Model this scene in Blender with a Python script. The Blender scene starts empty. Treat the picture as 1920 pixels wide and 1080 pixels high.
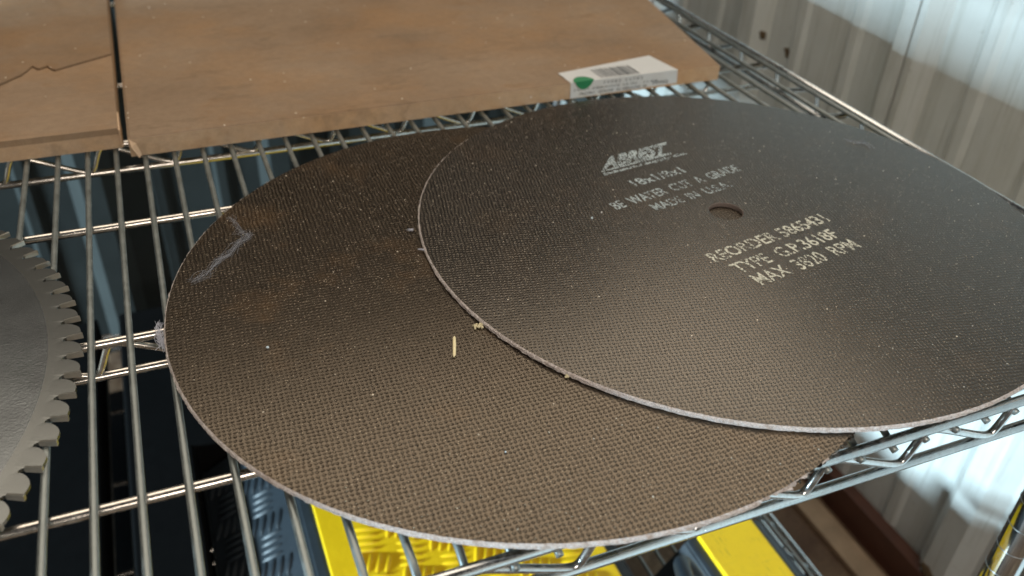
import bpy, bmesh, math, random
from mathutils import Vector, Matrix
from mathutils import noise as mnoise
random.seed(7)
S = bpy.context.scene
COL = S.collection
R = math.radians

# ------------------------------------------------------------------ camera
cam_data = bpy.data.cameras.new('camera')
cam = bpy.data.objects.new('camera', cam_data)
COL.objects.link(cam)
right = Vector((0.92752825, -0.37195604, 0.03660678))
up = Vector((0.185879, 0.54404287, 0.81820924))
fwd = Vector((0.32425353, 0.75210774, -0.57375395))
M = Matrix((right, up, -fwd)).transposed().to_4x4()
M.translation = Vector((0, 0, 0.33157807))
cam.matrix_world = M
cam_data.sensor_width = 36.0
cam_data.lens = 1641.413 / 1920 * 36
cam_data.clip_start = 0.02
cam_data.clip_end = 60
cam_data.dof.use_dof = True
cam_data.dof.focus_distance = 0.53
cam_data.dof.aperture_fstop = 7.0
S.camera = cam

# ------------------------------------------------------------------ world and lamps
w = bpy.data.worlds.new('World'); S.world = w; w.use_nodes = True
bg = w.node_tree.nodes['Background']
bg.inputs['Color'].default_value = (0.56, 0.62, 0.68, 1)
bg.inputs['Strength'].default_value = 0.055
S.view_settings.view_transform = 'Standard'
S.view_settings.look = 'None'
S.view_settings.exposure = 0
S.view_settings.gamma = 1


def area(name, loc, target, sx, sy, power, color):
    d = bpy.data.lights.new(name, 'AREA'); d.shape = 'RECTANGLE'
    d.size = sx; d.size_y = sy; d.energy = power; d.color = color
    o = bpy.data.objects.new(name, d); COL.objects.link(o)
    o.location = loc
    o.rotation_euler = (Vector(target) - Vector(loc)).to_track_quat('-Z', 'Y').to_euler()
    return o


# low daylight from the shed's opening, beyond the left end of the shelf
area('doorway_daylight', (-7.0, 0.10, 0.98), (0.85, 0.60, -0.20), 1.0, 0.58, 1900, (0.62, 0.86, 1.0))
# soft light of the room behind the camera
area('room_light', (0.10, -0.90, 0.62), (0.25, 0.45, -0.02), 0.8, 0.4, 12, (1.0, 0.88, 0.76))
# the large luminous ceiling of the shed, warm, mostly beyond the shelf
area('ceiling_light', (0.9, 1.75, 1.9), (0.9, 1.75, 0.0), 4.6, 2.1, 84, (1.0, 0.87, 0.71))


# ------------------------------------------------------------------ helpers
def mat(name):
    m = bpy.data.materials.new(name); m.use_nodes = True
    nt = m.node_tree
    return m, nt, nt.nodes['Principled BSDF']


class NT:
    """small helper for node trees"""
    def __init__(s, nt):
        s.nt = nt; s.n = nt.nodes; s.l = nt.links

    def new(s, t, **kw):
        n = s.n.new(t)
        for k, v in kw.items():
            setattr(n, k, v)
        return n

    def link(s, a, b):
        s.l.new(a, b)

    def math(s, op, a, b=None, c=None, clamp=False):
        n = s.new('ShaderNodeMath', operation=op); n.use_clamp = clamp
        for i, v in enumerate((a, b, c)):
            if v is None: continue
            if isinstance(v, (int, float)): n.inputs[i].default_value = v
            else: s.link(v, n.inputs[i])
        return n.outputs[0]

    def coord(s, scale=(1, 1, 1), rot=(0, 0, 0), kind='Object'):
        tc = s.new('ShaderNodeTexCoord'); mp = s.new('ShaderNodeMapping')
        mp.inputs['Scale'].default_value = scale; mp.inputs['Rotation'].default_value = rot
        s.link(tc.outputs[kind], mp.inputs['Vector'])
        return mp.outputs['Vector']

    def noise(s, vec, scale, detail=3, rough=0.5, out='Fac'):
        n = s.new('ShaderNodeTexNoise')
        n.inputs['Scale'].default_value = scale; n.inputs['Detail'].default_value = detail
        n.inputs['Roughness'].default_value = rough
        s.link(vec, n.inputs['Vector'])
        return n.outputs[out]

    def vor(s, vec, scale, feature='F1', out='Distance', rnd=1.0):
        n = s.new('ShaderNodeTexVoronoi', feature=feature)
        n.inputs['Scale'].default_value = scale
        n.inputs['Randomness'].default_value = rnd
        s.link(vec, n.inputs['Vector'])
        return n.outputs[out]

    def ramp(s, fac, stops):
        n = s.new('ShaderNodeValToRGB')
        e = n.color_ramp.elements
        while len(e) < len(stops): e.new(0.5)
        for el, (p, c) in zip(e, stops):
            el.position = p
            el.color = (c, c, c, 1) if isinstance(c, (int, float)) else (*c, 1)
        s.link(fac, n.inputs['Fac'])
        return n.outputs['Color']

    def mix(s, fac, a, b, mode='MIX'):
        n = s.new('ShaderNodeMix', data_type='RGBA', blend_type=mode)
        for sock, v in ((n.inputs[0], fac), (n.inputs[6], a), (n.inputs[7], b)):
            if isinstance(v, (int, float)): sock.default_value = v
            elif isinstance(v, tuple): sock.default_value = (*v, 1)
            else: s.link(v, sock)
        return n.outputs[2]

    def bump(s, h, dist, strength=1.0, normal=None):
        n = s.new('ShaderNodeBump'); n.inputs['Distance'].default_value = dist
        n.inputs['Strength'].default_value = strength
        s.link(h, n.inputs['Height'])
        if normal is not None: s.link(normal, n.inputs['Normal'])
        return n.outputs['Normal']


def new_obj(name, mesh, m=None, parent=None, loc=None):
    o = bpy.data.objects.new(name, mesh); COL.objects.link(o)
    if m is not None:
        for mm in (m if isinstance(m, (list, tuple)) else [m]):
            mesh.materials.append(mm)
    if parent is not None: o.parent = parent
    if loc is not None: o.location = loc
    return o


def share(name, mesh, parent, loc=(0, 0, 0), rot=(0, 0, 0)):
    o = bpy.data.objects.new(name, mesh); COL.objects.link(o)
    o.parent = parent; o.location = loc; o.rotation_euler = rot
    return o


def thing(name, label, cat, loc=(0, 0, 0), rot=(0, 0, 0), group=None):
    o = bpy.data.objects.new(name, None); COL.objects.link(o)
    o.location = loc; o.rotation_euler = rot; o.empty_display_size = 0.02
    o['label'] = label; o['category'] = cat
    if group: o['group'] = group
    return o


def tag(o, label, cat, group=None):
    o['label'] = label; o['category'] = cat
    if group: o['group'] = group
    return o


def mesh_from(name, verts, faces, smooth=False, mats=None):
    me = bpy.data.meshes.new(name); me.from_pydata(verts, [], faces); me.update()
    if smooth: me.polygons.foreach_set('use_smooth', [True] * len(me.polygons))
    if mats: me.polygons.foreach_set('material_index', mats)
    return me


def box_mesh(name, x0, x1, y0, y1, z0, z1, bevel=0.0, seg=2):
    bm = bmesh.new()
    bmesh.ops.create_cube(bm, size=1)
    for v in bm.verts:
        v.co = Vector((x0 + (v.co.x + .5) * (x1 - x0), y0 + (v.co.y + .5) * (y1 - y0), z0 + (v.co.z + .5) * (z1 - z0)))
    if bevel: bmesh.ops.bevel(bm, geom=bm.edges[:], offset=bevel, segments=seg, affect='EDGES', profile=.6)
    me = bpy.data.meshes.new(name); bm.to_mesh(me); bm.free()
    return me


def tube(name, pts, r, sides=12, cap=True, radii=None):
    pts = [Vector(p) for p in pts]
    n = len(pts); verts = []; faces = []
    prev = None
    for i, p in enumerate(pts):
        t = (pts[min(i + 1, n - 1)] - pts[max(i - 1, 0)]).normalized()
        if prev is None:
            a = Vector((0, 0, 1)) if abs(t.z) < .9 else Vector((1, 0, 0))
            u = t.cross(a).normalized()
        else:
            u = (prev - t * prev.dot(t)).normalized()
        prev = u; v = t.cross(u)
        rr = radii[i] if radii else r
        for k in range(sides):
            an = 2 * math.pi * k / sides
            verts.append(p + (u * math.cos(an) + v * math.sin(an)) * rr)
    for i in range(n - 1):
        for k in range(sides):
            a = i * sides + k; b = i * sides + (k + 1) % sides
            faces.append((a, b, b + sides, a + sides))
    if cap:
        faces.append(tuple(reversed(range(sides)))); faces.append(tuple(range((n - 1) * sides, n * sides)))
    me = mesh_from(name, [tuple(v) for v in verts], faces, True)
    return me


def prism(name, poly, z0, z1):
    n = len(poly)
    v = [(x, y, z0) for x, y in poly] + [(x, y, z1) for x, y in poly]
    f = [tuple(reversed(range(n))), tuple(range(n, 2 * n))] + [(i, (i + 1) % n, (i + 1) % n + n, i + n) for i in range(n)]
    return mesh_from(name, v, f)


# ------------------------------------------------------------------ materials
def metal(name, base, rough, metallic=1.0, dust=0.0, bumpd=0.0):
    m, nt, p = mat(name); t = NT(nt)
    v = t.coord()
    n = t.noise(v, 60, 4)
    n2 = t.noise(v, 900, 2)
    p.inputs['Metallic'].default_value = metallic
    t.link(t.ramp(n, [(.3, tuple(c * .8 for c in base)), (.7, base)]), p.inputs['Base Color'])
    r = t.math('ADD', t.math('MULTIPLY', n, .22), rough - .1)
    r = t.math('ADD', r, t.math('MULTIPLY', t.math('SUBTRACT', n2, .5), .12), clamp=True)
    t.link(r, p.inputs['Roughness'])
    if dust:
        d = t.ramp(t.noise(v, 220, 5, .7), [(.45, 0.0), (.62, dust)])
        t.link(t.math('SUBTRACT', metallic, d, clamp=True), p.inputs['Metallic'])
    if bumpd:
        t.link(t.bump(n2, bumpd), p.inputs['Normal'])
    return m


CHROME = metal('chrome_rail', (.62, .63, .63), .20, 1.0, .25, .00004)
WIRE = metal('zinc_wire', (.25, .275, .27), .42, .8, .4, .00006)
RIBM = metal('chrome_rib', (.66, .62, .57), .22, 1.0, .15, .00004)
DULL = metal('dull_wire', (.30, .30, .29), .35, .9, .2)


def disc_mat(name, ang, hi, lo, contrast, pitch, rust, tint=(1.0, .93, .84), rough=.20, bd=.00028):
    m, nt, p = mat(name); t = NT(nt)
    v0 = t.coord(rot=(0, 0, ang))
    wn = t.new('ShaderNodeTexNoise'); wn.inputs['Scale'].default_value = 90; wn.inputs['Detail'].default_value = 2
    t.link(v0, wn.inputs['Vector'])
    sub = t.new('ShaderNodeVectorMath', operation='SUBTRACT'); sub.inputs[1].default_value = (.5, .5, .5)
    t.link(wn.outputs['Color'], sub.inputs[0])
    sc = t.new('ShaderNodeVectorMath', operation='SCALE'); sc.inputs['Scale'].default_value = .0034
    t.link(sub.outputs[0], sc.inputs[0])
    ad = t.new('ShaderNodeVectorMath', operation='ADD'); t.link(v0, ad.inputs[0]); t.link(sc.outputs[0], ad.inputs[1])
    sep = t.new('ShaderNodeSeparateXYZ'); t.link(ad.outputs[0], sep.inputs[0])
    k = 2 * math.pi / pitch
    cx = t.math('COSINE', t.math('MULTIPLY', sep.outputs['X'], k))
    cy = t.math('COSINE', t.math('MULTIPLY', sep.outputs['Y'], k * .93))
    h = t.math('MULTIPLY_ADD', t.math('ADD', cx, cy), .25, .5)          # 0..1 knuckles of the woven glass mesh
    h = t.math('ADD', h, t.math('MULTIPLY', t.math('SUBTRACT', t.noise(v0, 800, 3), .5), .80))
    grain = t.noise(v0, 2600, 3, .7)
    big = t.noise(v0, 9, 5, .6)
    mid = t.noise(v0, 55, 4, .6)
    hh = t.ramp(h, [(.12, 0.0), (.55, 1.0)])
    col = t.mix(hh, lo, hi)
    col = t.mix(1.0, col, t.ramp(big, [(.25, .72), (.75, 1.22)]), 'MULTIPLY')
    col = t.mix(1.0, col, t.ramp(mid, [(.25, .78), (.75, 1.18)]), 'MULTIPLY')
    rmask = t.ramp(t.math('MULTIPLY', t.noise(v0, 14, 5, .65), 1.0), [(.54, 0.0), (.70, rust)])
    col = t.mix(rmask, col, (.14, .075, .028))
    col = t.mix(1.0, col, t.ramp(grain, [(.3, .50), (.7, 1.55)]), 'MULTIPLY')
    # abrasive grains glinting through the resin
    vc = t.vor(v0, 1100, out='Color'); vd = t.vor(v0, 1100)
    sv = t.new('ShaderNodeSeparateColor'); t.link(vc, sv.inputs[0])
    pick = t.math('GREATER_THAN', sv.outputs[0], .962)
    near = t.math('LESS_THAN', vd, .38)
    g = t.math('MULTIPLY', pick, near)
    col = t.mix(t.math('MULTIPLY', g, .6), col, (.46, .40, .31))
    vc2 = t.vor(v0, 210, out='Color'); vd2 = t.vor(v0, 210)
    sv2 = t.new('ShaderNodeSeparateColor'); t.link(vc2, sv2.inputs[0])
    g2 = t.math('MULTIPLY', t.math('GREATER_THAN', sv2.outputs[1], .985), t.math('LESS_THAN', vd2, .13))
    col = t.mix(g2, col, (.62, .58, .50))
    t.link(col, p.inputs['Base Color'])
    t.link(t.math('ADD', rough, t.math('MULTIPLY', mid, .06)), p.inputs['Roughness'])
    p.inputs['Specular IOR Level'].default_value = 1.0
    p.inputs['Specular Tint'].default_value = (*tint, 1)
    pit = t.ramp(h, [(.05, 0.0), (.50, 1.0)])
    pit.node.color_ramp.interpolation = 'EASE'
    hb = t.math('ADD', t.math('MULTIPLY', pit, contrast), t.math('MULTIPLY', grain, .11))
    hb = t.math('ADD', hb, t.math('MULTIPLY', g, .12))
    t.link(t.bump(hb, bd), p.inputs['Normal'])
    return m


DISC_A = disc_mat('coarse_resin_mesh', 0.02, (.016, .0125, .010), (.003, .0025, .002), 1.0, .0027, .30, (1.0, .81, .60), .18, .00040)
DISC_B = disc_mat('worn_resin_mesh', R(11), (.014, .0125, .0125), (.0035, .003, .003), .95, .0026, .10, (1.0, .87, .71), .18, .00026)


def gritty_rim():
    m, nt, p = mat('gritty_rim'); t = NT(nt)
    v = t.coord()
    n = t.noise(v, 1300, 3, .8)
    n2 = t.noise(v, 300, 3, .7)
    c = t.ramp(n, [(.28, (.07, .055, .045)), (.40, (.44, .39, .375)), (.58, (.68, .63, .61)), (.8, (.86, .83, .81))])
    c = t.mix(t.ramp(n2, [(.5, 0.0), (.75, .5)]), c, (.22, .13, .07))
    t.link(c, p.inputs['Base Color']); p.inputs['Roughness'].default_value = .9
    t.link(t.bump(n, .0008), p.inputs['Normal'])
    return m


RIM = gritty_rim()


def print_mat(name, color, thr):
    m, nt, p = mat(name); t = NT(nt)
    v = t.coord()
    n = t.noise(v, 620, 3, .75)
    n2 = t.noise(v, 45, 3, .6)
    k = t.math('ADD', n, t.math('MULTIPLY', t.math('SUBTRACT', n2, .5), .6))
    sp = t.new('ShaderNodeSeparateXYZ'); t.link(t.coord(rot=(0, 0, R(11))), sp.inputs[0])
    wv = t.math('ADD', t.math('COSINE', t.math('MULTIPLY', sp.outputs['X'], 6.2832 / .0026)), t.math('COSINE', t.math('MULTIPLY', sp.outputs['Y'], 6.2832 * .93 / .0026)))
    k = t.math('ADD', k, t.math('MULTIPLY', wv, .045))
    a = t.ramp(k, [(thr - .05, 0.0), (thr + .06, 1.0)])
    t.link(t.mix(t.noise(v, 1500, 2), tuple(c * .7 for c in color), color), p.inputs['Base Color'])
    p.inputs['Roughness'].default_value = .8
    t.link(a, p.inputs['Alpha'])
    t.link(t.bump(n, .0003), p.inputs['Normal'])
    return m


INK = print_mat('worn_white_ink', (.78, .80, .70), .445)
INK2 = print_mat('worn_blue_white_ink', (.50, .60, .64), .462)


def cardboard(name, tone=1.0):
    m, nt, p = mat(name); t = NT(nt)
    v = t.coord()
    flute = t.new('ShaderNodeSeparateXYZ'); t.link(v, flute.inputs[0])
    fl = t.math('SINE', t.math('MULTIPLY', flute.outputs['Y'], 2 * math.pi / .0065))
    n = t.noise(v, 7, 5, .6); n2 = t.noise(v, 130, 4, .7); n3 = t.noise(v, 1500, 3, .7)
    st = t.noise(t.coord(scale=(1, 1.6, 1), rot=(0, 0, .7)), 9, 5, .65)
    a = (.310 * tone, .215 * tone, .140 * tone); b = (.44 * tone, .325 * tone, .225 * tone)
    c = t.mix(t.ramp(n, [(.3, 0.0), (.7, 1.0)]), a, b)
    c = t.mix(t.ramp(st, [(.55, 0.0), (.80, .3)]), c, (.27 * tone, .22 * tone, .17 * tone))
    stain = t.ramp(t.noise(v, 11, 5, .7), [(.60, 0.0), (.72, .6)])
    c = t.mix(stain, c, (.22, .115, .045))
    rub = t.noise(t.coord(scale=(1, 1.3, 1), rot=(0, 0, .3)), 5.5, 6, .68)
    c = t.mix(t.ramp(rub, [(.45, 0.0), (.66, .55)]), c, (.46 * tone, .268 * tone, .128 * tone))
    wr = t.noise(t.coord(scale=(1, 3.2, 1), rot=(0, 0, -.12)), 5, 6, .6)
    c = t.mix(t.ramp(wr, [(.585, 0.0), (.60, .28), (.625, 0.0)]), c, (.14, .10, .065))
    c = t.mix(1.0, c, t.ramp(n2, [(.25, .88), (.75, 1.08)]), 'MULTIPLY')
    c = t.mix(1.0, c, t.ramp(n3, [(.25, .85), (.75, 1.12)]), 'MULTIPLY')
    spk = t.math('MULTIPLY', t.math('LESS_THAN', t.vor(v, 60), .05), 1.0)
    c = t.mix(spk, c, (.75, .7, .6))
    t.link(c, p.inputs['Base Color']); p.inputs['Roughness'].default_value = .85
    p.inputs['Specular IOR Level'].default_value = .2
    hb = t.math('ADD', t.math('MULTIPLY', fl, .10), t.math('MULTIPLY', t.noise(v, 16, 5), 6.0))
    t.link(t.bump(hb, .0006), p.inputs['Normal'])
    return m


CARD = cardboard('brown_cardboard', .72)
CARD2 = cardboard('greyer_cardboard', .64)
CARDSIDE = cardboard('clean_front_lit_cardboard_side', 1.25)  # cleaner kraft sides, lightened to stand in for light from the front
CARDSIDE2 = cardboard('cardboard_front_layer', .78)
CARDEDGE = cardboard('fresh_cardboard_edge', 1.7)


def plain(name, color, rough=.6, metallic=0, nscale=120, amt=.15, bumpd=0.0, spec=.5, bscale=None):
    m, nt, p = mat(name); t = NT(nt)
    v = t.coord(); n = t.noise(v, nscale, 5, .6)
    t.link(t.mix(n, tuple(c * (1 - amt) for c in color), tuple(min(1, c * (1 + amt)) for c in color)), p.inputs['Base Color'])
    p.inputs['Roughness'].default_value = rough; p.inputs['Metallic'].default_value = metallic
    p.inputs['Specular IOR Level'].default_value = spec
    if bumpd: t.link(t.bump(t.noise(v, bscale or nscale, 4), bumpd), p.inputs['Normal'])
    return m


def wall_mat():
    m, nt, p = mat('dirty_white_sheet_metal'); t = NT(nt)
    v = t.coord()
    streak = t.noise(t.coord(scale=(1, 1, .06)), 42, 5, .65)
    streak2 = t.noise(t.coord(scale=(1, 1, .035)), 130, 4, .7)
    n = t.noise(v, 16, 5, .6)
    base = t.mix(n, (.41, .415, .39), (.54, .55, .53))
    c = t.mix(t.ramp(streak, [(.50, 0.0), (.76, .6)]), base, (.30, .285, .24))
    c = t.mix(t.ramp(streak2, [(.55, 0.0), (.72, .55)]), c, (.20, .18, .14))
    c = t.mix(t.ramp(t.noise(v, 55, 5, .75), [(.64, 0.0), (.74, .5)]), c, (.16, .13, .09))
    t.link(c, p.inputs['Base Color'])
    p.inputs['Roughness'].default_value = .5
    t.link(t.bump(t.noise(v, 30, 3), .0012), p.inputs['Normal'])
    return m


WALL = wall_mat()
BWALL = plain('shade_darkened_sheet_metal', (.034, .037, .035), .85, 0, 14, .35, .001, .15)  # base colour made very dark to stand in for shade on the back wall


def floor_mat():
    m, nt, p = mat('dirt_floor'); t = NT(nt)
    v = t.coord(); n = t.noise(v, 9, 6, .65); n2 = t.noise(v, 260, 4, .7)
    c = t.ramp(n, [(.3, (.060, .030, .016)), (.5, (.11, .065, .036)), (.72, (.23, .155, .095))])
    c = t.mix(1.0, c, t.ramp(n2, [(.3, .7), (.7, 1.25)]), 'MULTIPLY')
    t.link(c, p.inputs['Base Color']); p.inputs['Roughness'].default_value = .9
    t.link(t.bump(t.noise(v, 60, 5), .004), p.inputs['Normal'])
    return m


FLOOR = floor_mat()
REDOX = plain('red_oxide_paint', (.070, .026, .015), .55, 0, 30, .45, .0008)
PLANK = plain('dusty_plank', (.25, .17, .105), .85, 0, 22, .5, .002)
BLACKR = plain('black_rubber', (.004, .004, .0042), .95, 0, 60, .4, .0003, .06)
NAVYR = plain('dusty_blue_black_rubber', (.014, .020, .026), .48, 0, 35, .5, .0006, .5)


def yellow_mat(name, scr):
    m, nt, p = mat(name); t = NT(nt)
    v = t.coord(); n = t.noise(v, 12, 5, .6); n2 = t.noise(v, 240, 3, .7)
    c = t.mix(n, (.72, .45, .006), (.86, .57, .010))
    c = t.mix(t.ramp(n2, [(.60, 0.0), (.75, .35)]), c, (.30, .19, .02))
    if scr:
        s1 = t.noise(t.coord(scale=(14, 1.0, 1), rot=(0, 0, .5)), 30, 4, .7)
        c = t.mix(t.ramp(s1, [(.60, 0.0), (.68, .75)]), c, (.22, .14, .02))
        s2 = t.noise(t.coord(scale=(1.0, 16, 1), rot=(0, 0, .2)), 26, 4, .7)
        c = t.mix(t.ramp(s2, [(.62, 0.0), (.69, .5)]), c, (.30, .20, .03))
    t.link(c, p.inputs['Base Color']); p.inputs['Roughness'].default_value = .38
    t.link(t.bump(t.noise(v, 40, 3), .0008), p.inputs['Normal'])
    return m


YEL = yellow_mat('yellow_lid_plastic', False)
YELS = yellow_mat('scratched_yellow_plastic', True)
BLADE = plain('grey_blade_steel', (.15, .162, .168), .27, .85, 40, .38, .00008, .5, 700)
BLADE2 = plain('ground_blade_edge', (.155, .162, .158), .30, .85, 40, .15, .00005, .5, 900)
CARBIDE = plain('carbide', (.42, .41, .37), .28, .75, 200, .25)
LABEL = plain('label_paper', (.60, .62, .63), .6, 0, 60, .06)
INKBLK = plain('label_black_ink', (.06, .07, .08), .6, 0, 300, .4)
GREEN = plain('green_ink', (.008, .20, .075), .6, 0, 60, .15)
CRUMB = plain('cream_crumb', (.66, .60, .40), .8, 0, 600, .3, .0008)
WOODCHIP = plain('pale_wood_splinter', (.85, .76, .48), .7, 0, 400, .15)
WHITE = plain('white_bead', (.62, .76, .86), .4, 0, 100, .05)
LINT = plain('grey_lint', (.48, .50, .58), .9, 0, 100, .2)
WEB = plain('dusty_cobweb', (.33, .36, .42), .9, 0, 100, .2)
HOLEM = plain('grey_hole_wall', (.15, .12, .105), .8, 0, 900, .5)
POSTM = plain('clean_chrome_post', (.55, .55, .55), .10, 1.0, 60, .1)
MUD = plain('dry_mud', (.075, .048, .022), .9, 0, 200, .5, .001)

# ------------------------------------------------------------------ setting
FZ = -.70
fl = new_obj('floor', mesh_from('floor', [(-9, -4, FZ), (4, -4, FZ), (4, 4, FZ), (-9, 4, FZ)], [(0, 1, 2, 3)]), FLOOR)
fl['kind'] = 'structure'


def profile(s):
    """sheet-metal rib profile: outward height at distance s along the wall (period .305)"""
    p = s % .305
    if p > .1525: p -= .305
    a = abs(p)
    if a < .016: return .020
    if a < .036: return .020 * (.036 - a) / .020
    for c in (.100, ):
        d = abs(a - c)
        if d < .007: return .0045
        if d < .014: return .0045 * (.014 - d) / .007
    return 0.0


BRK = sorted({round(b, 4) for b0 in (0, .305) for b in
              (b0 - .036, b0 - .016, b0 + .016, b0 + .036, b0 - .114, b0 - .107, b0 - .093, b0 - .086, b0 + .086, b0 + .093, b0 + .107, b0 + .114)
              if 0 <= b < .305})


def sheet(name, s0, s1, origin_s, axis, plane, z0, z1, sign, m, parent, lift=0.0):
    ss = [s0, s1]
    k = math.floor((s0 - origin_s) / .305) - 1
    while origin_s + k * .305 < s1:
        for b in BRK:
            q = origin_s + k * .305 + b
            if s0 < q < s1: ss.append(q)
        k += 1
    ss = sorted(ss)
    vs = []; fs = []
    nz = 6
    for q in ss:
        d = plane + sign * (profile(q - origin_s) + lift)
        for j in range(nz + 1):
            z = z0 + (z1 - z0) * j / nz
            vs.append((d, q, z) if axis == 'y' else (q, d, z))
    n = nz + 1
    for i in range(len(ss) - 1):
        for j in range(nz):
            fs.append((i * n + j, (i + 1) * n + j, (i + 1) * n + j + 1, i * n + j + 1))
    me = mesh_from(name, vs, fs)
    o = new_obj(name, me, m, parent)
    sol = o.modifiers.new('thickness', 'SOLIDIFY'); sol.thickness = .0008; sol.offset = 0
    return o


WX = .85
rw = thing('corrugated_wall', 'dirty white ribbed sheet metal wall right of the wire shelf', 'wall', (0, 0, 0))
OS = .465
sheet('wall_panel', -1.2, .792, OS, 'y', WX, FZ + .003, .50, -1, WALL, rw)
sheet('wall_panel', .764, 1.70, OS, 'y', WX, FZ + .003, .50, -1, WALL, rw, lift=.003)
for (yy, zz) in ((.77, -.30), (.465, -.30), (1.075, -.30)):
    me = tube('screw', [(WX - .0225, yy, zz), (WX - .0275, yy, zz)], .004, 6)
    new_obj('screw', me, DULL, rw)
bw = thing('corrugated_wall', 'blue grey ribbed metal wall, shade put into its dark colour, seen through the shelf wires under the boxes', 'wall')
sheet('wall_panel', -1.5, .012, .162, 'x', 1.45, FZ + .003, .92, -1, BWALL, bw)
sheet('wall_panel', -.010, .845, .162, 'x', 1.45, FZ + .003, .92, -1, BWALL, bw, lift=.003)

sill = new_obj('base_channel', box_mesh('base_channel', .826, .8285 + .0, -1.0, 1.40, FZ, FZ + .055, .0006), REDOX)
bm = bmesh.new(); bm.from_mesh(sill.data)
bm2 = box_mesh('tmp', .8285, .846, -1.0, 1.40, FZ + .0525, FZ + .055); bm.from_mesh(bm2)
bm.to_mesh(sill.data); bm.free()
tag(sill, 'dark red steel channel along the foot of the white ribbed wall', 'steel channel')
pl = new_obj('wood_plank', box_mesh('wood_plank', .775, .812, -1.0, 1.35, FZ + .001, FZ + .012, .002), PLANK)
tag(pl, 'dusty tan plank on the floor beside the dark red channel', 'plank')
for (y, z, lab, s) in ((1.049, -.0934, 'dark mud blob on the white wall, the farther of two above the shelf edge', 1.0),
                       (.993, -.1047, 'brown mud blob on the white wall, the nearer of two above the shelf edge', 1.15),
                       (.472, -.635, 'brown mud blob low on the wall rib above the red channel', 1.3)):
    bm = bmesh.new(); bmesh.ops.create_icosphere(bm, subdivisions=3, radius=1)
    for v in bm.verts:
        nn = mnoise.noise(v.co * 1.7 + Vector((y * 31, z * 17, 0)))
        v.co *= 1 + .5 * nn
        v.co = Vector((v.co.x * .004, v.co.y * .0085 * s, v.co.z * .0065 * s + v.co.y * .003))
    me = bpy.data.meshes.new('mud_blob'); bm.to_mesh(me); bm.free()
    me.polygons.foreach_set('use_smooth', [True] * len(me.polygons))
    xo = WX - profile(y - OS) - .001
    o = new_obj('mud_blob', me, MUD, None, (xo, y, z)); tag(o, lab, 'mud blob', 'mud blobs on the white wall')

# half-raised roller door, added out of view to cap the daylight on the right wall
rd = thing('added_roller_door', 'added unseen grey roller door, half raised to cap the daylight on the wall', 'roller door', (-3.0, 0, 0))
slat_me = box_mesh('slat', -.006, .006, -2.2, 2.2, 0, .078, .003); slat_me.materials.append(DULL)
for k in range(18):
    share('slat', slat_me, rd, (0, 0, .553 + k * .08))
new_obj('bottom_bar', box_mesh('bottom_bar', -.015, .015, -2.2, 2.2, .518, .551, .004), DULL, rd)

# ------------------------------------------------------------------ wire shelving
YF, YB = .2375, 1.21
XL, XR = -.80, .612
shelf = thing('wire_shelving', 'chrome wire shelf unit carrying the discs, boxes and saw blade', 'shelving')
RW, RR, RT = .0021, .0030, .0033
deckx = [-.11396, -.09128, -.06933, -.04787, -.02595, -.00362, .01896, .04168, .06439, .08673, .10945]
x = .10945
while x < .585: x += .02245; deckx.append(x)
x = -.11396
while x > XL + .02: x -= .0222; deckx.append(x)
deck_me = tube('deck_wire', [(0, YF - .0034, -.0072), (0, YF - .001, -.0066), (0, YF + .004, -.0036), (0, YF + .012, -.0006), (0, YF + .022, 0), (0, .62, 0), (0, YB, 0)], RW, 12); deck_me.materials.append(WIRE)


def truss(y, z, x0, x1, along='x', per=.0677, ph=.277, lead=.0116, rt=RT, mrail=CHROME, drop=.024, simple=False):
    def P(a, zz):
        return (a, y, zz) if along == 'x' else (y, a, zz)
    zt = z; zb = z - drop
    new_obj('edge_rail' if not simple else 'support_rail', tube('rail', [P(x0, zt), P((x0 + x1) / 2, zt), P(x1, zt)], rt, 16), mrail, shelf)
    new_obj('edge_rail' if not simple else 'support_rail', tube('rail', [P(x0, zb), P((x0 + x1) / 2, zb), P(x1, zb)], rt, 16), mrail, shelf)
    # the snake wire between the rails
    pts = []
    k = math.floor((x0 - ph) / per) + 1
    keys = []
    while ph + k * per < x1 - .02:
        b = ph + k * per
        keys.append((b, zb + rt * .6)); keys.append((b + lead + .004, zt - rt * .2))
        k += 1
    full = []
    for i, (a, zz) in enumerate(keys):
        for da, dz in ((-.0035, 0), (.0, 0), (.0035, 0)):
            full.append((a + da, zz))
    # smooth by sampling midpoints
    sm = []
    for i in range(len(full) - 1):
        a, b = full[i], full[i + 1]
        n = 2 if abs(a[1] - b[1]) < 1e-6 else 5
        for j in range(n):
            u = j / n; sm.append((a[0] + (b[0] - a[0]) * u, a[1] + (b[1] - a[1]) * u))
    for _ in range(2):
        sm = [sm[0]] + [((sm[i - 1][0] + 2 * sm[i][0] + sm[i + 1][0]) / 4, (sm[i - 1][1] + 2 * sm[i][1] + sm[i + 1][1]) / 4) for i in range(1, len(sm) - 1)] + [sm[-1]]
    new_obj('truss_wire', tube('truss_wire', [P(a, zz) for a, zz in sm], rt * .72, 12), mrail, shelf)


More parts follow.
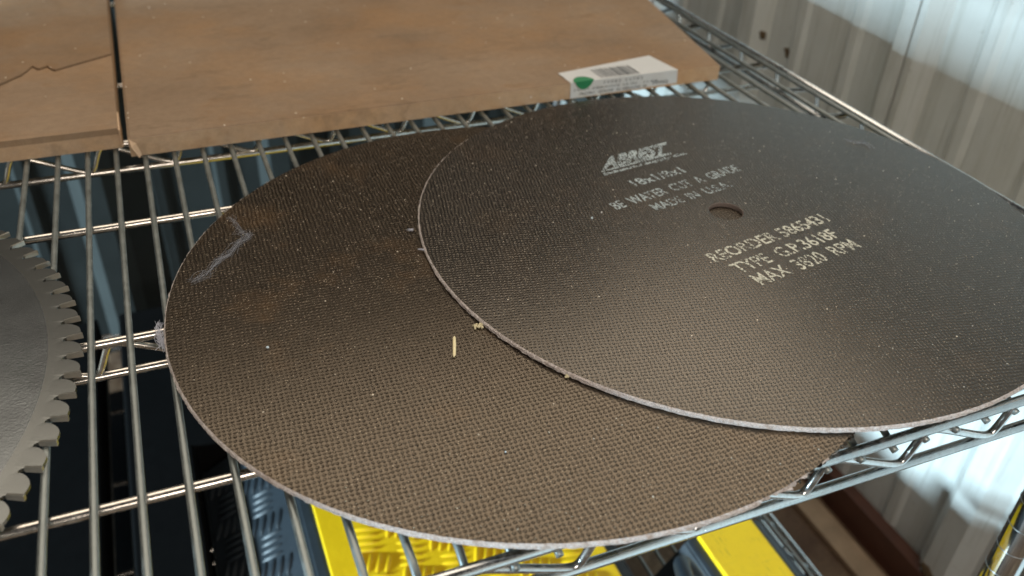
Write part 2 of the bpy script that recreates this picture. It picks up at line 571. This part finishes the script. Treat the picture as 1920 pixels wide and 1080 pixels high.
for n, zsh in enumerate((0.0, -.53)):
    up_ = n == 0
    for x in deckx:
        o = share('deck_wire', deck_me, shelf, (x, 0, zsh - RW))
    zr = zsh - 2 * RW - RR + .0003
    ribs = (.3341, .6083, .88) if up_ else (.36, .62, .8945, 1.0355)
    rib_me = tube('support_rib', [(XL, 0, 0), (0, 0, 0), (XR - .008, 0, 0)], RR, 14); rib_me.materials.append(RIBM)
    for y in ribs:
        share('support_rib', rib_me, shelf, (0, y, zr))
    truss(YF, zsh - RT - .0006, XL, .536)
    truss(.4689, zr, XL, XR - .006, rt=RR, mrail=RIBM, ph=.277 + .0677 * 2 - .012, simple=True)
    truss(.7486, zr, XL, XR - .006, rt=RR, mrail=RIBM, ph=.277 + .0677 * 2 - .012, simple=True)
    truss(YB, zsh - RT, XL, .55)
    truss(XR, zsh - RT + .001, .262, 1.19, along='y', ph=.7193, lead=.008, rt=.0030)
    # rounded corner loops joining front and side rails
    for dz in (0, -.024):
        pts = [(.536 + (XR - .536) * math.sin(a), YF + .0245 * (1 - math.cos(a)), zsh - RT + dz) for a in [math.pi / 2 * i / 8 for i in range(9)]]
        new_obj('corner_rail', tube('corner_rail', pts, RT, 12), CHROME, shelf)
# grooved posts
RING = tube('groove_ring', [(.0127 * math.cos(a), .0127 * math.sin(a), 0) for a in [2 * math.pi * i / 32 for i in range(33)]], .00045, 6, False)
RING.materials.append(DULL)
def post(x, y):
    new_obj('corner_post', tube('corner_post', [(x, y, FZ), (x, y, -.3), (x, y, .16)], .0127, 32), POSTM, shelf)
    zz = FZ + .0254
    while zz < .15:
        share('groove_ring', RING, shelf, (x, y, zz)); zz += .0254
    for zsh in (0, -.53):
        new_obj('post_collar', tube('collar', [(x, y, zsh - .034), (x, y, zsh + .004)], .0155, 20), BLACKR, shelf)
post(.555, .262); post(XL + .02, .262); post(.58, 1.19); post(XL + .02, 1.19)


# ------------------------------------------------------------------ abrasive discs
def disc(name, cx, cy, zc, mats, four, hole, parent=None, seed=0, ragged=None):
    N = 720; th = .0032; rng = random.Random(seed)
    def rr(a):
        s = four
        return .2286 + (s[0] + s[1] * math.cos(a) + s[2] * math.sin(a) + s[3] * math.cos(2 * a) + s[4] * math.sin(2 * a) + s[5] * math.cos(3 * a) + s[6] * math.sin(3 * a)) * .001
    rings = []
    hx, hy, hr = hole
    def hring(z, r):
        return [(hx + r * math.cos(2 * math.pi * i / N), hy + r * math.sin(2 * math.pi * i / N), z) for i in range(N)]
    def oring(z, off, jag):
        out = []
        for i in range(N):
            a = 2 * math.pi * i / N
            j = mnoise.noise(Vector((math.cos(a) * 90, math.sin(a) * 90, seed + z * 900))) * jag + rng.uniform(-jag, jag) * .45
            wdeg = (math.degrees(a) + 180) % 360 - 180
            if ragged and ragged[0] < wdeg < ragged[1] and off > -.0009:
                j = j * 4.5 - .0008 - .0016 * abs(mnoise.noise(Vector((a * 30, 3, 1))))
            r = rr(a) + off + j
            zz = z if off == -.0009 else z + rng.uniform(-1, 1) * jag * .3
            out.append((r * math.cos(a), r * math.sin(a), zz))
        return out
    def sring(r, z):
        return [(hx + (r * math.cos(2 * math.pi * i / N) - hx) if 0 else r * math.cos(2 * math.pi * i / N), r * math.sin(2 * math.pi * i / N), z) for i in range(N)]
    rings = [hring(-th, hr), hring(-.0003, hr), hring(0, hr + .0004), sring(.12, 0), oring(0, -.0009, .00022), oring(-.0007, -.0001, .00050),
             oring(-.0017, .0002, .0006), oring(-.0028, 0, .00035), oring(-th, -.0008, .0002), sring(.12, -th)]
    vs = [v for r in rings for v in r]; fs = []; mi = []
    nr = len(rings)
    for k in range(nr):
        k2 = (k + 1) % nr
        for i in range(N):
            j = (i + 1) % N
            fs.append((k * N + i, k * N + j, k2 * N + j, k2 * N + i))
            wd_ = i * 360 / N; wd_ = wd_ - 360 if wd_ > 180 else wd_
            worn = ragged and ragged[0] + 6 < wd_ < ragged[1] and mnoise.noise(Vector((i * .11, k * .7, 2))) > -.12
            mi.append(2 if k in (0, 1) else ((0 if worn else 1) if k in (4, 5, 6, 7) else 0))
    me = mesh_from(name, vs, fs, False, mi)
    bm = bmesh.new(); bm.from_mesh(me); bmesh.ops.recalc_face_normals(bm, faces=bm.faces[:]); bm.to_mesh(me); bm.free()
    o = new_obj(name, me, mats, parent)
    return o


ta, tb = -.003179, -.00768
CA = (.20005, .44472); CB = (.37082, .46136)
A = disc('abrasive_disc', 0, 0, 0, [DISC_A, RIM, HOLEM], (.72, 1.34, .14, -.03, .32, -.36, -1.54), (.0, .0, .0127), None, 3, (-82, -12))
A.location = (CA[0], CA[1], .0052); A.rotation_euler = (tb, -ta, 0)
tag(A, 'lower brown abrasive cutting disc with coarse mesh face lying on the wires, partly covered', 'cutting disc', 'abrasive cutting discs')
zb = .0052 + .0034 + ta * (CB[0] - CA[0]) + tb * (CB[1] - CA[1])
B = thing('abrasive_disc', 'upper brown abrasive cutting disc with white printed lettering and centre hole', 'cutting disc', (CB[0], CB[1], zb), (tb, -ta, 0), 'abrasive cutting discs')
disc('disc_body', 0, 0, 0, [DISC_B, RIM, HOLEM], (.41, .21, -.97, .12, -1.69, .29, -.17), (.0017, .0042, .0127), B, 9)


def text_part(body, TL, BL, BR, m, parent, off=.014, mono=True, shear=0, z=.00012, name='printed_text'):
    cu = bpy.data.curves.new('t', 'FONT'); cu.offset = off; cu.resolution_u = 3
    cu.shear = shear
    cu.body = body; cu.align_x = 'LEFT'
    o = bpy.data.objects.new('t', cu); COL.objects.link(o)
    bpy.context.view_layer.update()
    dg = bpy.context.evaluated_depsgraph_get()
    me = bpy.data.meshes.new_from_object(o.evaluated_get(dg))
    bpy.data.objects.remove(o)
    xs = [v.co.x for v in me.vertices]; ys = [v.co.y for v in me.vertices]
    x0, x1, y0, y1 = min(xs), max(xs), min(ys), max(ys)
    BLv = Vector(BL); U = Vector(BR) - BLv; V = Vector(TL) - BLv
    for v in me.vertices:
        u = (v.co.x - x0) / (x1 - x0); w_ = (v.co.y - y0) / (y1 - y0)
        q = BLv + U * u + V * w_
        v.co = Vector((q.x, q.y, z))
    me.name = name
    return new_obj(name, me, m, parent)


def bl(p): return (p[0] - CB[0], p[1] - CB[1])


text_part('REORDER 5865431', bl((.3234, .4180)), bl((.3262, .4061)), bl((.4398, .4282)), INK, B)
text_part('TYPE  G.P.3618F', bl((.3316, .4012)), bl((.3345, .3892)), bl((.4324, .4072)), INK, B)
text_part('MAX  3820  RPM', bl((.3372, .3852)), bl((.3399, .3725)), bl((.4371, .3900)), INK, B, .008)
text_part('18x1/8x1', bl((.3243, .5318)), bl((.3270, .5212)), bl((.3778, .5305)), INK2, B)
text_part('BE  WATER  CUT  A  GRADE', bl((.2927, .5038)), bl((.2951, .4930)), bl((.4238, .5195)), INK2, B, .012)
text_part('MADE  IN  U.S.A.', bl((.3209, .4920)), bl((.3231, .4822)), bl((.4006, .4975)), INK2, B, .012)
# logo: heavy slanted capitals on a bar, with the company line below
text_part('ABREST', bl((.3205, .5740)), bl((.3135, .5545)), bl((.3840, .5665)), INK2, B, .055, shear=.35, name='printed_logo')
lb = mesh_from('logo_bar', [(*bl((.3118, .5535)), .00014), (*bl((.3120, .5515)), .00014), (*bl((.3830, .5630)), .00014), (*bl((.3835, .5668)), .00014)], [(0, 1, 2, 3)])
new_obj('logo_bar', lb, INK2, B)
text_part('Industrial Supply Co.', bl((.3118, .5500)), bl((.3108, .5445)), bl((.3965, .5585)), INK2, B, .05, name='printed_text')

# ------------------------------------------------------------------ saw blade
SB = thing('saw_blade', 'grey circular saw blade with carbide teeth lying on the wires at left', 'saw blade', (-.3282, .4586, .0003))
NT_ = 88; RTIP = .2555
prof = []
pitch = 2 * math.pi / NT_
ph0 = R(-1.7)
def tooth_r(u):
    # u runs 0..1 clockwise: narrow gullet, long rising back, then the tip face at the clockwise end
    if u < .05: return RTIP - .0100
    if u < .17: return RTIP - .0108
    return RTIP - .0092 + .0084 * math.sin(math.pi / 2 * min(1, (u - .17) / .50)) ** .7
outer = []
US = (.0, .03, .07, .12, .16, .18, .21, .25, .30, .36, .44, .54, .68, .999)
for i in range(NT_):
    for u in US:
        a = ph0 - (i + u) * pitch
        r = tooth_r(u)
        outer.append((r * math.cos(a), r * math.sin(a)))
TH = .0024
n = len(outer)
inner1 = [(.2412 * math.cos(ph0 - 2 * math.pi * i / n), .2412 * math.sin(ph0 - 2 * math.pi * i / n)) for i in range(n)]
inner2 = [(.2370 * math.cos(ph0 - 2 * math.pi * i / n), .2370 * math.sin(ph0 - 2 * math.pi * i / n)) for i in range(n)]
hole_ = [(.0127 * math.cos(ph0 - 2 * math.pi * i / n), .0127 * math.sin(ph0 - 2 * math.pi * i / n)) for i in range(n)]
lay = [(hole_, 0), (hole_, TH), (inner2, TH), (inner1, TH - .0001), (outer, TH - .0002), (outer, .0002), (inner1, 0)]
vs = [(x, y, z) for ring, z in lay for x, y in ring]; fs = []; mi = []
for k in range(len(lay)):
    k2 = (k + 1) % len(lay)
    for i in range(n):
        j = (i + 1) % n
        fs.append((k * n + i, k2 * n + i, k2 * n + j, k * n + j)); mi.append(0 if k in (0, 1, 6) else 1)
me = mesh_from('blade_body', vs, fs, False, mi)
bm = bmesh.new(); bm.from_mesh(me); bmesh.ops.recalc_face_normals(bm, faces=bm.faces[:]); bm.to_mesh(me); bm.free()
new_obj('blade_body', me, [BLADE, BLADE2], SB)
# carbide tip
v = [(RTIP - .0088, -.0004, -.0003), (RTIP + .0002, -.0004, -.0005), (RTIP + .0002, -.0004, TH + .0009), (RTIP - .0088, -.0004, TH + .0007),
     (RTIP - .0088, .0016, 0), (RTIP + .0, .0019, -.0002), (RTIP + .0, .0019, TH + .0003), (RTIP - .0088, .0016, TH + .0001)]
tm = mesh_from('carbide_tooth', v, [(0, 1, 2, 3), (7, 6, 5, 4), (0, 4, 5, 1), (1, 5, 6, 2), (2, 6, 7, 3), (3, 7, 4, 0)])
bm = bmesh.new(); bm.from_mesh(tm); bmesh.ops.recalc_face_normals(bm, faces=bm.faces[:]); bmesh.ops.bevel(bm, geom=bm.edges[:], offset=.00025, segments=1, affect='EDGES'); bm.to_mesh(tm); bm.free()
tm.materials.append(CARBIDE)
for i in range(NT_):
    share('carbide_tooth', tm, SB, (0, 0, 0), (0, 0, ph0 - i * pitch - .0))


# ------------------------------------------------------------------ cardboard boxes
def grid_box(name, corners, h, m, parent, nx=40, ny=40, wob=.0005, seed=0, rad=.0012):
    """low carton: quad footprint with softened edges and a slightly uneven lid"""
    FL, FR, BR_, BL_ = [Vector((*c, 0)) for c in corners]
    bm = bmesh.new(); g = []
    for j in range(ny + 1):
        row = []
        for i in range(nx + 1):
            u = i / nx; w_ = j / ny
            e = .004
            u = 0 if i == 0 else (1 if i == nx else e + (1 - 2 * e) * (i - 1) / (nx - 2))
            w_ = 0 if j == 0 else (1 if j == ny else e + (1 - 2 * e) * (j - 1) / (ny - 2))
            p = (FL * (1 - u) + FR * u) * (1 - w_) + (BL_ * (1 - u) + BR_ * u) * w_
            edge = i in (0, nx) or j in (0, ny)
            nn = mnoise.noise(Vector((p.x * 6, p.y * 6, seed)))
            zz = h - (rad if edge else 0) + (nn * wob if not edge else nn * wob * .5)
            row.append(bm.verts.new((p.x, p.y, zz)))
        g.append(row)
    for j in range(ny):
        for i in range(nx):
            bm.faces.new((g[j][i], g[j][i + 1], g[j + 1][i + 1], g[j + 1][i]))
    ring = [g[0][i] for i in range(nx + 1)] + [g[j][nx] for j in range(1, ny + 1)] + [g[ny][i] for i in range(nx - 1, -1, -1)] + [g[j][0] for j in range(ny - 1, 0, -1)]
    low = []
    for q in ring:
        low.append(bm.verts.new((q.co.x, q.co.y, .0003)))
    for i in range(len(ring)):
        j = (i + 1) % len(ring)
        bm.faces.new((ring[j], ring[i], low[i], low[j]))
    bm.faces.new(low)
    bmesh.ops.recalc_face_normals(bm, faces=bm.faces[:])
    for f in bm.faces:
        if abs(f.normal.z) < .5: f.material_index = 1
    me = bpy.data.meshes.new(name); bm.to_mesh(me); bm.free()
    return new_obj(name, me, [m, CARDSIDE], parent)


BH = .0165
box2 = thing('cardboard_box', 'long flat brown cardboard box with a white barcode label, behind the discs', 'cardboard box', group='flat cardboard boxes')
yf2 = .7060
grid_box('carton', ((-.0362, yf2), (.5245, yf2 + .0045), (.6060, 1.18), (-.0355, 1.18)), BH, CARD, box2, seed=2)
# torn corner of the flap at the left end
o = new_obj('torn_flap', mesh_from('torn_flap', [(-.0352, yf2 - .0004, .0155), (-.0345, yf2 - .004, .010), (-.0300, yf2 - .0045, .0005), (-.0280, yf2 - .0012, .002), (-.0305, yf2 - .0008, .012)], [(0, 1, 2, 3, 4)]), CARDEDGE, box2)
o.modifiers.new('s', 'SOLIDIFY').thickness = .0009
# shipping label folded over the front edge
def lab_quad(name, pts, m, lift=.0):
    return new_obj(name, mesh_from(name, pts, [tuple(range(len(pts)))]), m, label)
lx0, lx1 = .3565, .4740
zt = BH + .0008; yfr = yf2 + .0035 - .0008
me = mesh_from('shipping_label', [(lx0 - .002, yf2 + .0275, zt), (lx0, yfr, zt - .0006), (lx0 + .0005, yfr - .0006, .0012), (lx1 + .001, yfr + .0004, .0030), (lx1, yfr + .0008, zt - .0006), (lx1 - .009, yf2 + .0455, zt)],
               [(0, 1, 4, 5), (1, 2, 3, 4)])
label = new_obj('shipping_label', me, LABEL, box2)
label['label'] = 'white barcode label folded over the front edge of the box'
zt2 = zt + .0003
pts = []
for i in range(24):
    a = 2 * math.pi * i / 24
    pts.append((.3745 + .0125 * math.cos(a), yfr + .0015 + .0095 * max(0, math.sin(a)), zt2))
me = mesh_from('green_dot', [(lx0 + .0045 + .019 * i / 10 , yfr - .0010, zt - .0008 - .0075 * math.sin(math.pi * i / 10) ** .7) for i in range(11)] +
               [(lx0 + .0035 + .021 * i / 10, yfr + .0100 * math.sin(math.pi * min(1, max(0, (i + .2) / 10.4))) ** .6 + .0002, zt2) for i in range(11)] +
               [(lx0 + .0035 + .021 * i / 10, yfr - .0008, zt2 - .0002) for i in range(11)],
               [tuple(range(11)) + tuple(range(32, 21, -1)), tuple(range(22, 33)) + tuple(range(21, 10, -1))])
new_obj('green_dot', me, GREEN, label)
xb = .3905; rng = random.Random(4)
while xb < .4330:
    wd = rng.choice((.0006, .0010, .0018)); gp = rng.choice((.0010, .0016, .0024))
    me = mesh_from('barcode_bar', [(xb, yfr + .002, zt2), (xb + wd, yfr + .002, zt2), (xb + wd - .002, yfr + .024, zt2), (xb - .002, yfr + .024, zt2)], [(0, 1, 2, 3)])
    new_obj('barcode_bar', me, INKBLK, label)
    xb += wd + gp
def front_text(body, x0, x1, z0, z1):
    cu = bpy.data.curves.new('t', 'FONT'); cu.body = body; cu.resolution_u = 1
    o = bpy.data.objects.new('t', cu); COL.objects.link(o); bpy.context.view_layer.update()
    me = bpy.data.meshes.new_from_object(o.evaluated_get(bpy.context.evaluated_depsgraph_get())); bpy.data.objects.remove(o)
    xs = [v.co.x for v in me.vertices]; ys = [v.co.y for v in me.vertices]
    for v in me.vertices:
        u = (v.co.x - min(xs)) / (max(xs) - min(xs)); w_ = (v.co.y - min(ys)) / (max(ys) - min(ys))
        v.co = Vector((x0 + (x1 - x0) * u, yfr - .0010, z0 + (z1 - z0) * w_))
    new_obj('label_text', me, INKBLK, label)
front_text('1 0 0 8 3   5 6 7 8 3', .392, .434, .0122, .0150)
front_text('14060 ABRASIVE 18 IN   10 EA', lx0 + .004, .452, .0082, .0100)
front_text('18x1/8x1  GP3618F  AL ABRASIVE  40', lx0 + .010, .440, .0035, .0062)
front_text('00002', .446, .464, .0050, .0085)

box1 = thing('cardboard_box', 'flat brown cardboard box with a torn crease across its lid, at upper left', 'cardboard box', group='flat cardboard boxes')
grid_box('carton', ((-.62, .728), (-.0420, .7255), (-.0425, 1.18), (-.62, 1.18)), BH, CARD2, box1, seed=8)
for (z0, z1, dx, lab) in ((.0005, .085, 0, 'brown carton added out of view to shade the wall, lower of the stacked pair'), (.0855, .168, .004, 'brown carton added out of view to shade the wall, upper of the stacked pair')):
    T = thing('carton', lab, 'carton', (-.695 + dx, .60, z0), (0, 0, 0), 'added cartons stacked out of view to shade the wall')
    new_obj('added_carton_body', box_mesh('added_carton_body', -.095, .095, -.355, .355, 0, z1 - z0, .0015), CARD, T)  # unseen carton, added so the stack casts the shade band on the wall
    new_obj('packing_tape', box_mesh('packing_tape', -.025, .025, -.3562, .3562, z1 - z0 - .02, z1 - z0 + .0005), LABEL, T)
cre = [(-.62, .80), (-.40, .815), (-.25, .825), (-.175, .835), (-.1358, .8469), (-.128, .856), (-.1196, .8655), (-.115, .875), (-.1108, .886), (-.107, .879), (-.1047, .8773), (-.101, .880), (-.0981, .8822), (-.094, .873), (-.0911, .8705), (-.082, .876), (-.0708, .8827), (-.058, .890), (-.0428, .8995)]
front = [(x_, y_ - .0026) for x_, y_ in reversed(cre)]
prism_f = prism('front_paper_layer', [(-.62, .7278), (-.0424, .7253)] + front, BH - .004, BH + .0014)
o = new_obj('front_paper_layer', prism_f, CARDSIDE2, box1)
prism_me = prism('torn_paper_layer', cre + [(-.0428, 1.178), (-.62, 1.178)], BH - .0005, BH + .0026)
o = new_obj('torn_paper_layer', prism_me, CARD2, box1)
o = new_obj('end_flap', box_mesh('end_flap', -.0424, -.0412, .7225, .7600, .002, .0172, .0003), CARDEDGE, box1)
o.rotation_euler = (0, 0, 0)

# ------------------------------------------------------------------ items on the lower shelf
LZ = -.53


def ramp_thing(label, xs, zs, y0, y1, xl0, xl1, lidm):
    """cable ramp: black rubber body of the given cross section with a yellow lid"""
    T = thing('cable_ramp', label, 'cable ramp', group='cable ramps')
    n = len(xs)
    poly = list(zip(xs, zs))
    v = [(x, y0, z) for x, z in poly] + [(x, y1, z) for x, z in poly]
    f = [tuple(range(n)), tuple(reversed(range(n, 2 * n)))] + [(i, i + n, (i + 1) % n + n, (i + 1) % n) for i in range(n)]
    me = mesh_from('rubber_body', v, f)
    bm = bmesh.new(); bm.from_mesh(me); bmesh.ops.recalc_face_normals(bm, faces=bm.faces[:])
    bmesh.ops.bevel(bm, geom=bm.edges[:], offset=.002, segments=2, affect='EDGES'); bm.to_mesh(me); bm.free()
    new_obj('rubber_body', me, NAVYR, T)
    lid = new_obj('lid', box_mesh('lid', xl0, xl1, y0 + .001, y1 - .001, zs[3] - .004, zs[3] + .006, .002, 3), lidm, T)
    return T


def bar_mesh(L, W, H):
    vs = []; fs = []
    prof_ = [(-1, 0), (-.75, .6), (-.35, 1), (.35, 1), (.75, .6), (1, 0)]
    for s, k in prof_:
        vs += [(s * L / 2, -W / 2 * (k * .8 + .2), -.0002), (s * L / 2, 0, H * k), (s * L / 2, W / 2 * (k * .8 + .2), -.0002)]
    for i in range(5):
        a = i * 3; fs += [(a, a + 3, a + 4, a + 1), (a + 1, a + 4, a + 5, a + 2)]
    return mesh_from('tread_bar', vs, fs, True)


r1 = ramp_thing('yellow lidded cable ramp with raised tread bars, under the left part of the shelf', (-.048, -.048, .052, .062, .062 + .0, .358, .368, .398, .398), (LZ + .001, LZ + .010, -.458, -.456, -.456, -.456, -.458, LZ + .012, LZ + .001), .22, .86, .0663, .354, YEL)
# note: lid height follows the fourth section point
bm_y = bar_mesh(.028, .0058, .0034); bm_y.materials.append(YEL)
bm_k = bar_mesh(.028, .0060, .0036); bm_k.materials.append(NAVYR)


def tread(T, me, x0, x1, y0, y1, zfun, rotfun, gx=.040, gy=.033, nb=4):
    j = 0; y = y0
    while y < y1:
        i = 0; x = x0 + .02
        while x < x1 - .012:
            a = R(-8) if (i + j) % 2 else R(68)
            d = Vector((-math.sin(a), math.cos(a)))
            for k in range(nb):
                off = (k - (nb - 1) / 2) * .0098
                px = x + d.x * off; py = y + d.y * off
                if x0 + .006 < px < x1 - .006:
                    o = share('tread_bar', me, T, (px, py, zfun(px)), (0, 0, 0))
                    o.rotation_euler = (Matrix.Rotation(rotfun(px), 3, 'Y') @ Matrix.Rotation(a, 3, 'Z')).to_euler()
            x += gx; i += 1
        y += gy; j += 1


tread(r1, bm_y, .092, .335, .40, .66, lambda x: -.450, lambda x: 0)
sl = math.atan2(.072, .10)
tread(r1, bm_k, -.045, .050, .42, .84, lambda x: (LZ + .010) + (x + .048) / .10 * .062 + .0006, lambda x: -math.atan2(.062, .10))
r2 = ramp_thing('scratched plain yellow cable ramp lid beside the lower shelf edge', (.400, .400, .446, .452, .452, .534, .540, .585, .585), (LZ + .001, LZ + .012, -.458, -.456, -.456, -.456, -.458, LZ + .015, LZ + .001), .20, .512, .4600, .5300, YELS)
tread(r2, bm_k, .398, .452, .34, .50, lambda x: (LZ + .012) + (x - .400) / .046 * .060 + .0006, lambda x: -math.atan2(.060, .046), gx=.03)
# dark cable looped on the ramps
pts = [(x_ - .052, y_ + .02, z_) for x_, y_, z_ in [(.418, .20, -.40), (.420, .30, -.385), (.430, .39, -.385), (.446, .435, -.398), (.458, .43, -.410), (.462, .38, -.42), (.463, .28, -.425), (.462, .18, -.43)]]
def smooth(pts, it=3):
    pts = [Vector(p) for p in pts]
    for _ in range(it):
        q = [pts[0]]
        for a, b in zip(pts, pts[1:]):
            q += [a * .75 + b * .25, a * .25 + b * .75]
        q.append(pts[-1]); pts = q
    return pts
o = new_obj('rubber_hose', tube('rubber_hose', smooth(pts), .0085, 14), NAVYR)
tag(o, 'dark blue rubber hose looped beside the scratched yellow lid', 'hose')
# black rubber mats either side of a narrow gap
def mat_thing(label, pts, z1):
    o = new_obj('rubber_mat', prism('rubber_mat', pts, LZ + .001, z1), BLACKR)
    bmod = o.modifiers.new('b', 'BEVEL'); bmod.width = .003; bmod.segments = 2
    return tag(o, label, 'rubber mat', 'black rubber mats')
mat_thing('black rubber mat at far left on the lower shelf, under the saw blade', [(-.70, .22), (-.1570, .22), (-.1585, 1.185), (-.70, 1.02)], -.475)
mat_thing('narrow black rubber mat between the gap and the yellow cable ramp', [(-.1270, .22), (-.0520, .22), (-.0520, .87), (.10, .87), (.10, 1.19), (-.1300, 1.19)], -.478)
fm = new_obj('black_tarp', box_mesh('black_tarp', -.75, .36, .1, 1.25, FZ + .001, FZ + .03, .004), BLACKR)
tag(fm, 'black tarpaulin folded on the floor beneath the lower shelf', 'tarpaulin')

# ------------------------------------------------------------------ crumbs, splinter, lint
def crumb(name, label, cat, loc, r, m, n=1, spread=0, seed=0, group=None):
    rng = random.Random(seed); bm = bmesh.new()
    for k in range(n):
        mtx = Matrix.Translation((rng.uniform(-spread, spread), rng.uniform(-spread, spread) * .7, r * .7 + rng.uniform(0, spread * .25)))
        rr = r * rng.uniform(.6, 1.1)
        res = bmesh.ops.create_icosphere(bm, subdivisions=2, radius=rr, matrix=mtx)
        for v in res['verts']:
            v.co += Vector((rng.uniform(-1, 1), rng.uniform(-1, 1), rng.uniform(-1, 1))) * rr * .22
    me = bpy.data.meshes.new(name); bm.to_mesh(me); bm.free()
    o = new_obj(name, me, m, None, loc)
    return tag(o, label, cat, group)


def zA(x, y): return .0052 + ta * (x - CA[0]) + tb * (y - CA[1])
def zB(x, y): return zA(x, y) + .0034
crumb('bead', 'tiny pale blue bead alone on the lower disc, left part', 'bead', (.0268, .4162, zA(.0268, .4162)), .0011, WHITE, seed=1)
crumb('crumb', 'tiny white crumb near the front rim of the lower disc', 'crumb', (.1262, .2914, zA(.1262, .2914)), .0007, WHITE, seed=2, group='white crumbs')
crumb('crumb', 'bright white crumb left of the lettering on the upper disc', 'crumb', (.271, .487, zB(.271, .487)), .0009, WHITE, seed=3, group='white crumbs')
crumb('crumb', 'dull white crumb touching the start of the lettering on the upper disc', 'crumb', (.2816, .4925, zB(.2816, .4925)), .0008, LABEL, seed=4, group='white crumbs')
crumb('crumb', 'small cream crumbs against the upper disc rim, nearer the front', 'crumb', (.1805, .3345, zA(.18, .335)), .0009, CRUMB, 4, .0018, 5, 'white crumbs')
crumb('foam_clump', 'cream crumbly clump against the rim of the upper disc', 'clump', (.1500, .3945, zA(.15, .395)), .0010, CRUMB, 16, .0034, 6)
me = tube('wood_splinter', [(-.0002, -.0096, .0008), (0, -.008, .0010), (.0001, 0, .0011), (0, .008, .0010), (.0002, .0096, .0008)], .001, 6, True, [.0003, .0010, .0011, .0010, .0004])
o = new_obj('wood_splinter', me, WOODCHIP, None, (.1289, .3808, zA(.129, .381) + .0003)); o.rotation_euler = (0, 0, -.33)
tag(o, 'pale wood splinter lying alone on the lower disc', 'wood splinter')


def web(name, label, cat, pts, m, n, wob, r, zf, seed=0):
    """tuft of fine threads wandering along a line"""
    rng = random.Random(seed); bm = bmesh.new()
    for k in range(n):
        i0 = rng.randrange(len(pts) - 1); L = rng.randint(1, 4)
        seg = pts[i0:i0 + L + 1]
        q = []
        for (x, y) in seg:
            q.append((x + rng.gauss(0, wob), y + rng.gauss(0, wob)))
        q3 = smooth([(x, y, zf(x, y) + .0004 + abs(rng.gauss(0, .0006))) for x, y in q], 2)
        t_ = tube('t', q3, r * rng.uniform(.6, 1.3), 4)
        bm.from_mesh(t_); bpy.data.meshes.remove(t_)
    me = bpy.data.meshes.new(name); bm.to_mesh(me); bm.free()
    o = new_obj(name, me, m); return tag(o, label, cat)


WP = [(.0252, .576), (.0263, .5701), (.0281, .5618), (.0293, .5515), (.0336, .5486), (.0337, .5441), (.0264, .5377), (.0196, .5258), (.0121, .5214), (.0051, .5103), (.0005, .5041), (-.0076, .4985)]
web('cobweb', 'dusty bluish cobweb strand near the left far rim of the lower disc', 'cobweb', WP, WEB, 80, .0024, .00005, zA, 3)
web('cobweb', 'faint grey scratch of cobweb near the far right rim of the upper disc', 'cobweb', [(.5452, .5373), (.5499, .5325), (.5576, .5312), (.5557, .5208)], WEB, 12, .0020, .00007, zB, 5)
web('lint_tuft', 'fluffy grey lint hanging on the left rim of the lower disc', 'lint', [(-.0300, .466), (-.0315, .460), (-.0310, .453), (-.0300, .447), (-.0290, .440)], LINT, 60, .0016, .00012, lambda x, y: .002, 6)
web('lint_tuft', 'tiny grey lint tuft on the left rim of the upper disc, farther one', 'lint', [(.1430, .5150), (.1412, .5165), (.1438, .5160)], LINT, 22, .0008, .00013, lambda x, y: zA(x, y) + .001, 7)
web('lint_tuft', 'tiny grey lint tuft on the left rim of the upper disc, nearer one', 'lint', [(.1400, .4890), (.1425, .4880), (.1445, .4860)], LINT, 22, .0009, .00013, lambda x, y: zA(x, y) + .001, 8)

# loose grit scattered over both discs
bm = bmesh.new(); rng = random.Random(21)
for k in range(420):
    while True:
        x = rng.uniform(-.02, .58); y = rng.uniform(.22, .68)
        onB = (x - CB[0]) ** 2 + (y - CB[1]) ** 2 < .222 ** 2
        onA = (x - CA[0]) ** 2 + (y - CA[1]) ** 2 < .222 ** 2
        nearB_ = (x - CB[0]) ** 2 + (y - CB[1]) ** 2 < .231 ** 2
        if onB or (onA and not nearB_): break
    z = zB(x, y) if onB else zA(x, y)
    r = rng.choice((.00018, .00022, .00028, .0004))
    bmesh.ops.create_icosphere(bm, subdivisions=1, radius=r, matrix=Matrix.Translation((x, y, z + r * .6)) @ Matrix.Diagonal((1, rng.uniform(.6, 1.6), .8, 1)))
me = bpy.data.meshes.new('loose_grit'); bm.to_mesh(me); bm.free()
o = new_obj('loose_grit', me, plain('pale_grit', (.55, .50, .42), .7, 0, 900, .4))
tag(o, 'fine pale grit scattered over the faces of both brown discs', 'grit'); o['kind'] = 'stuff'
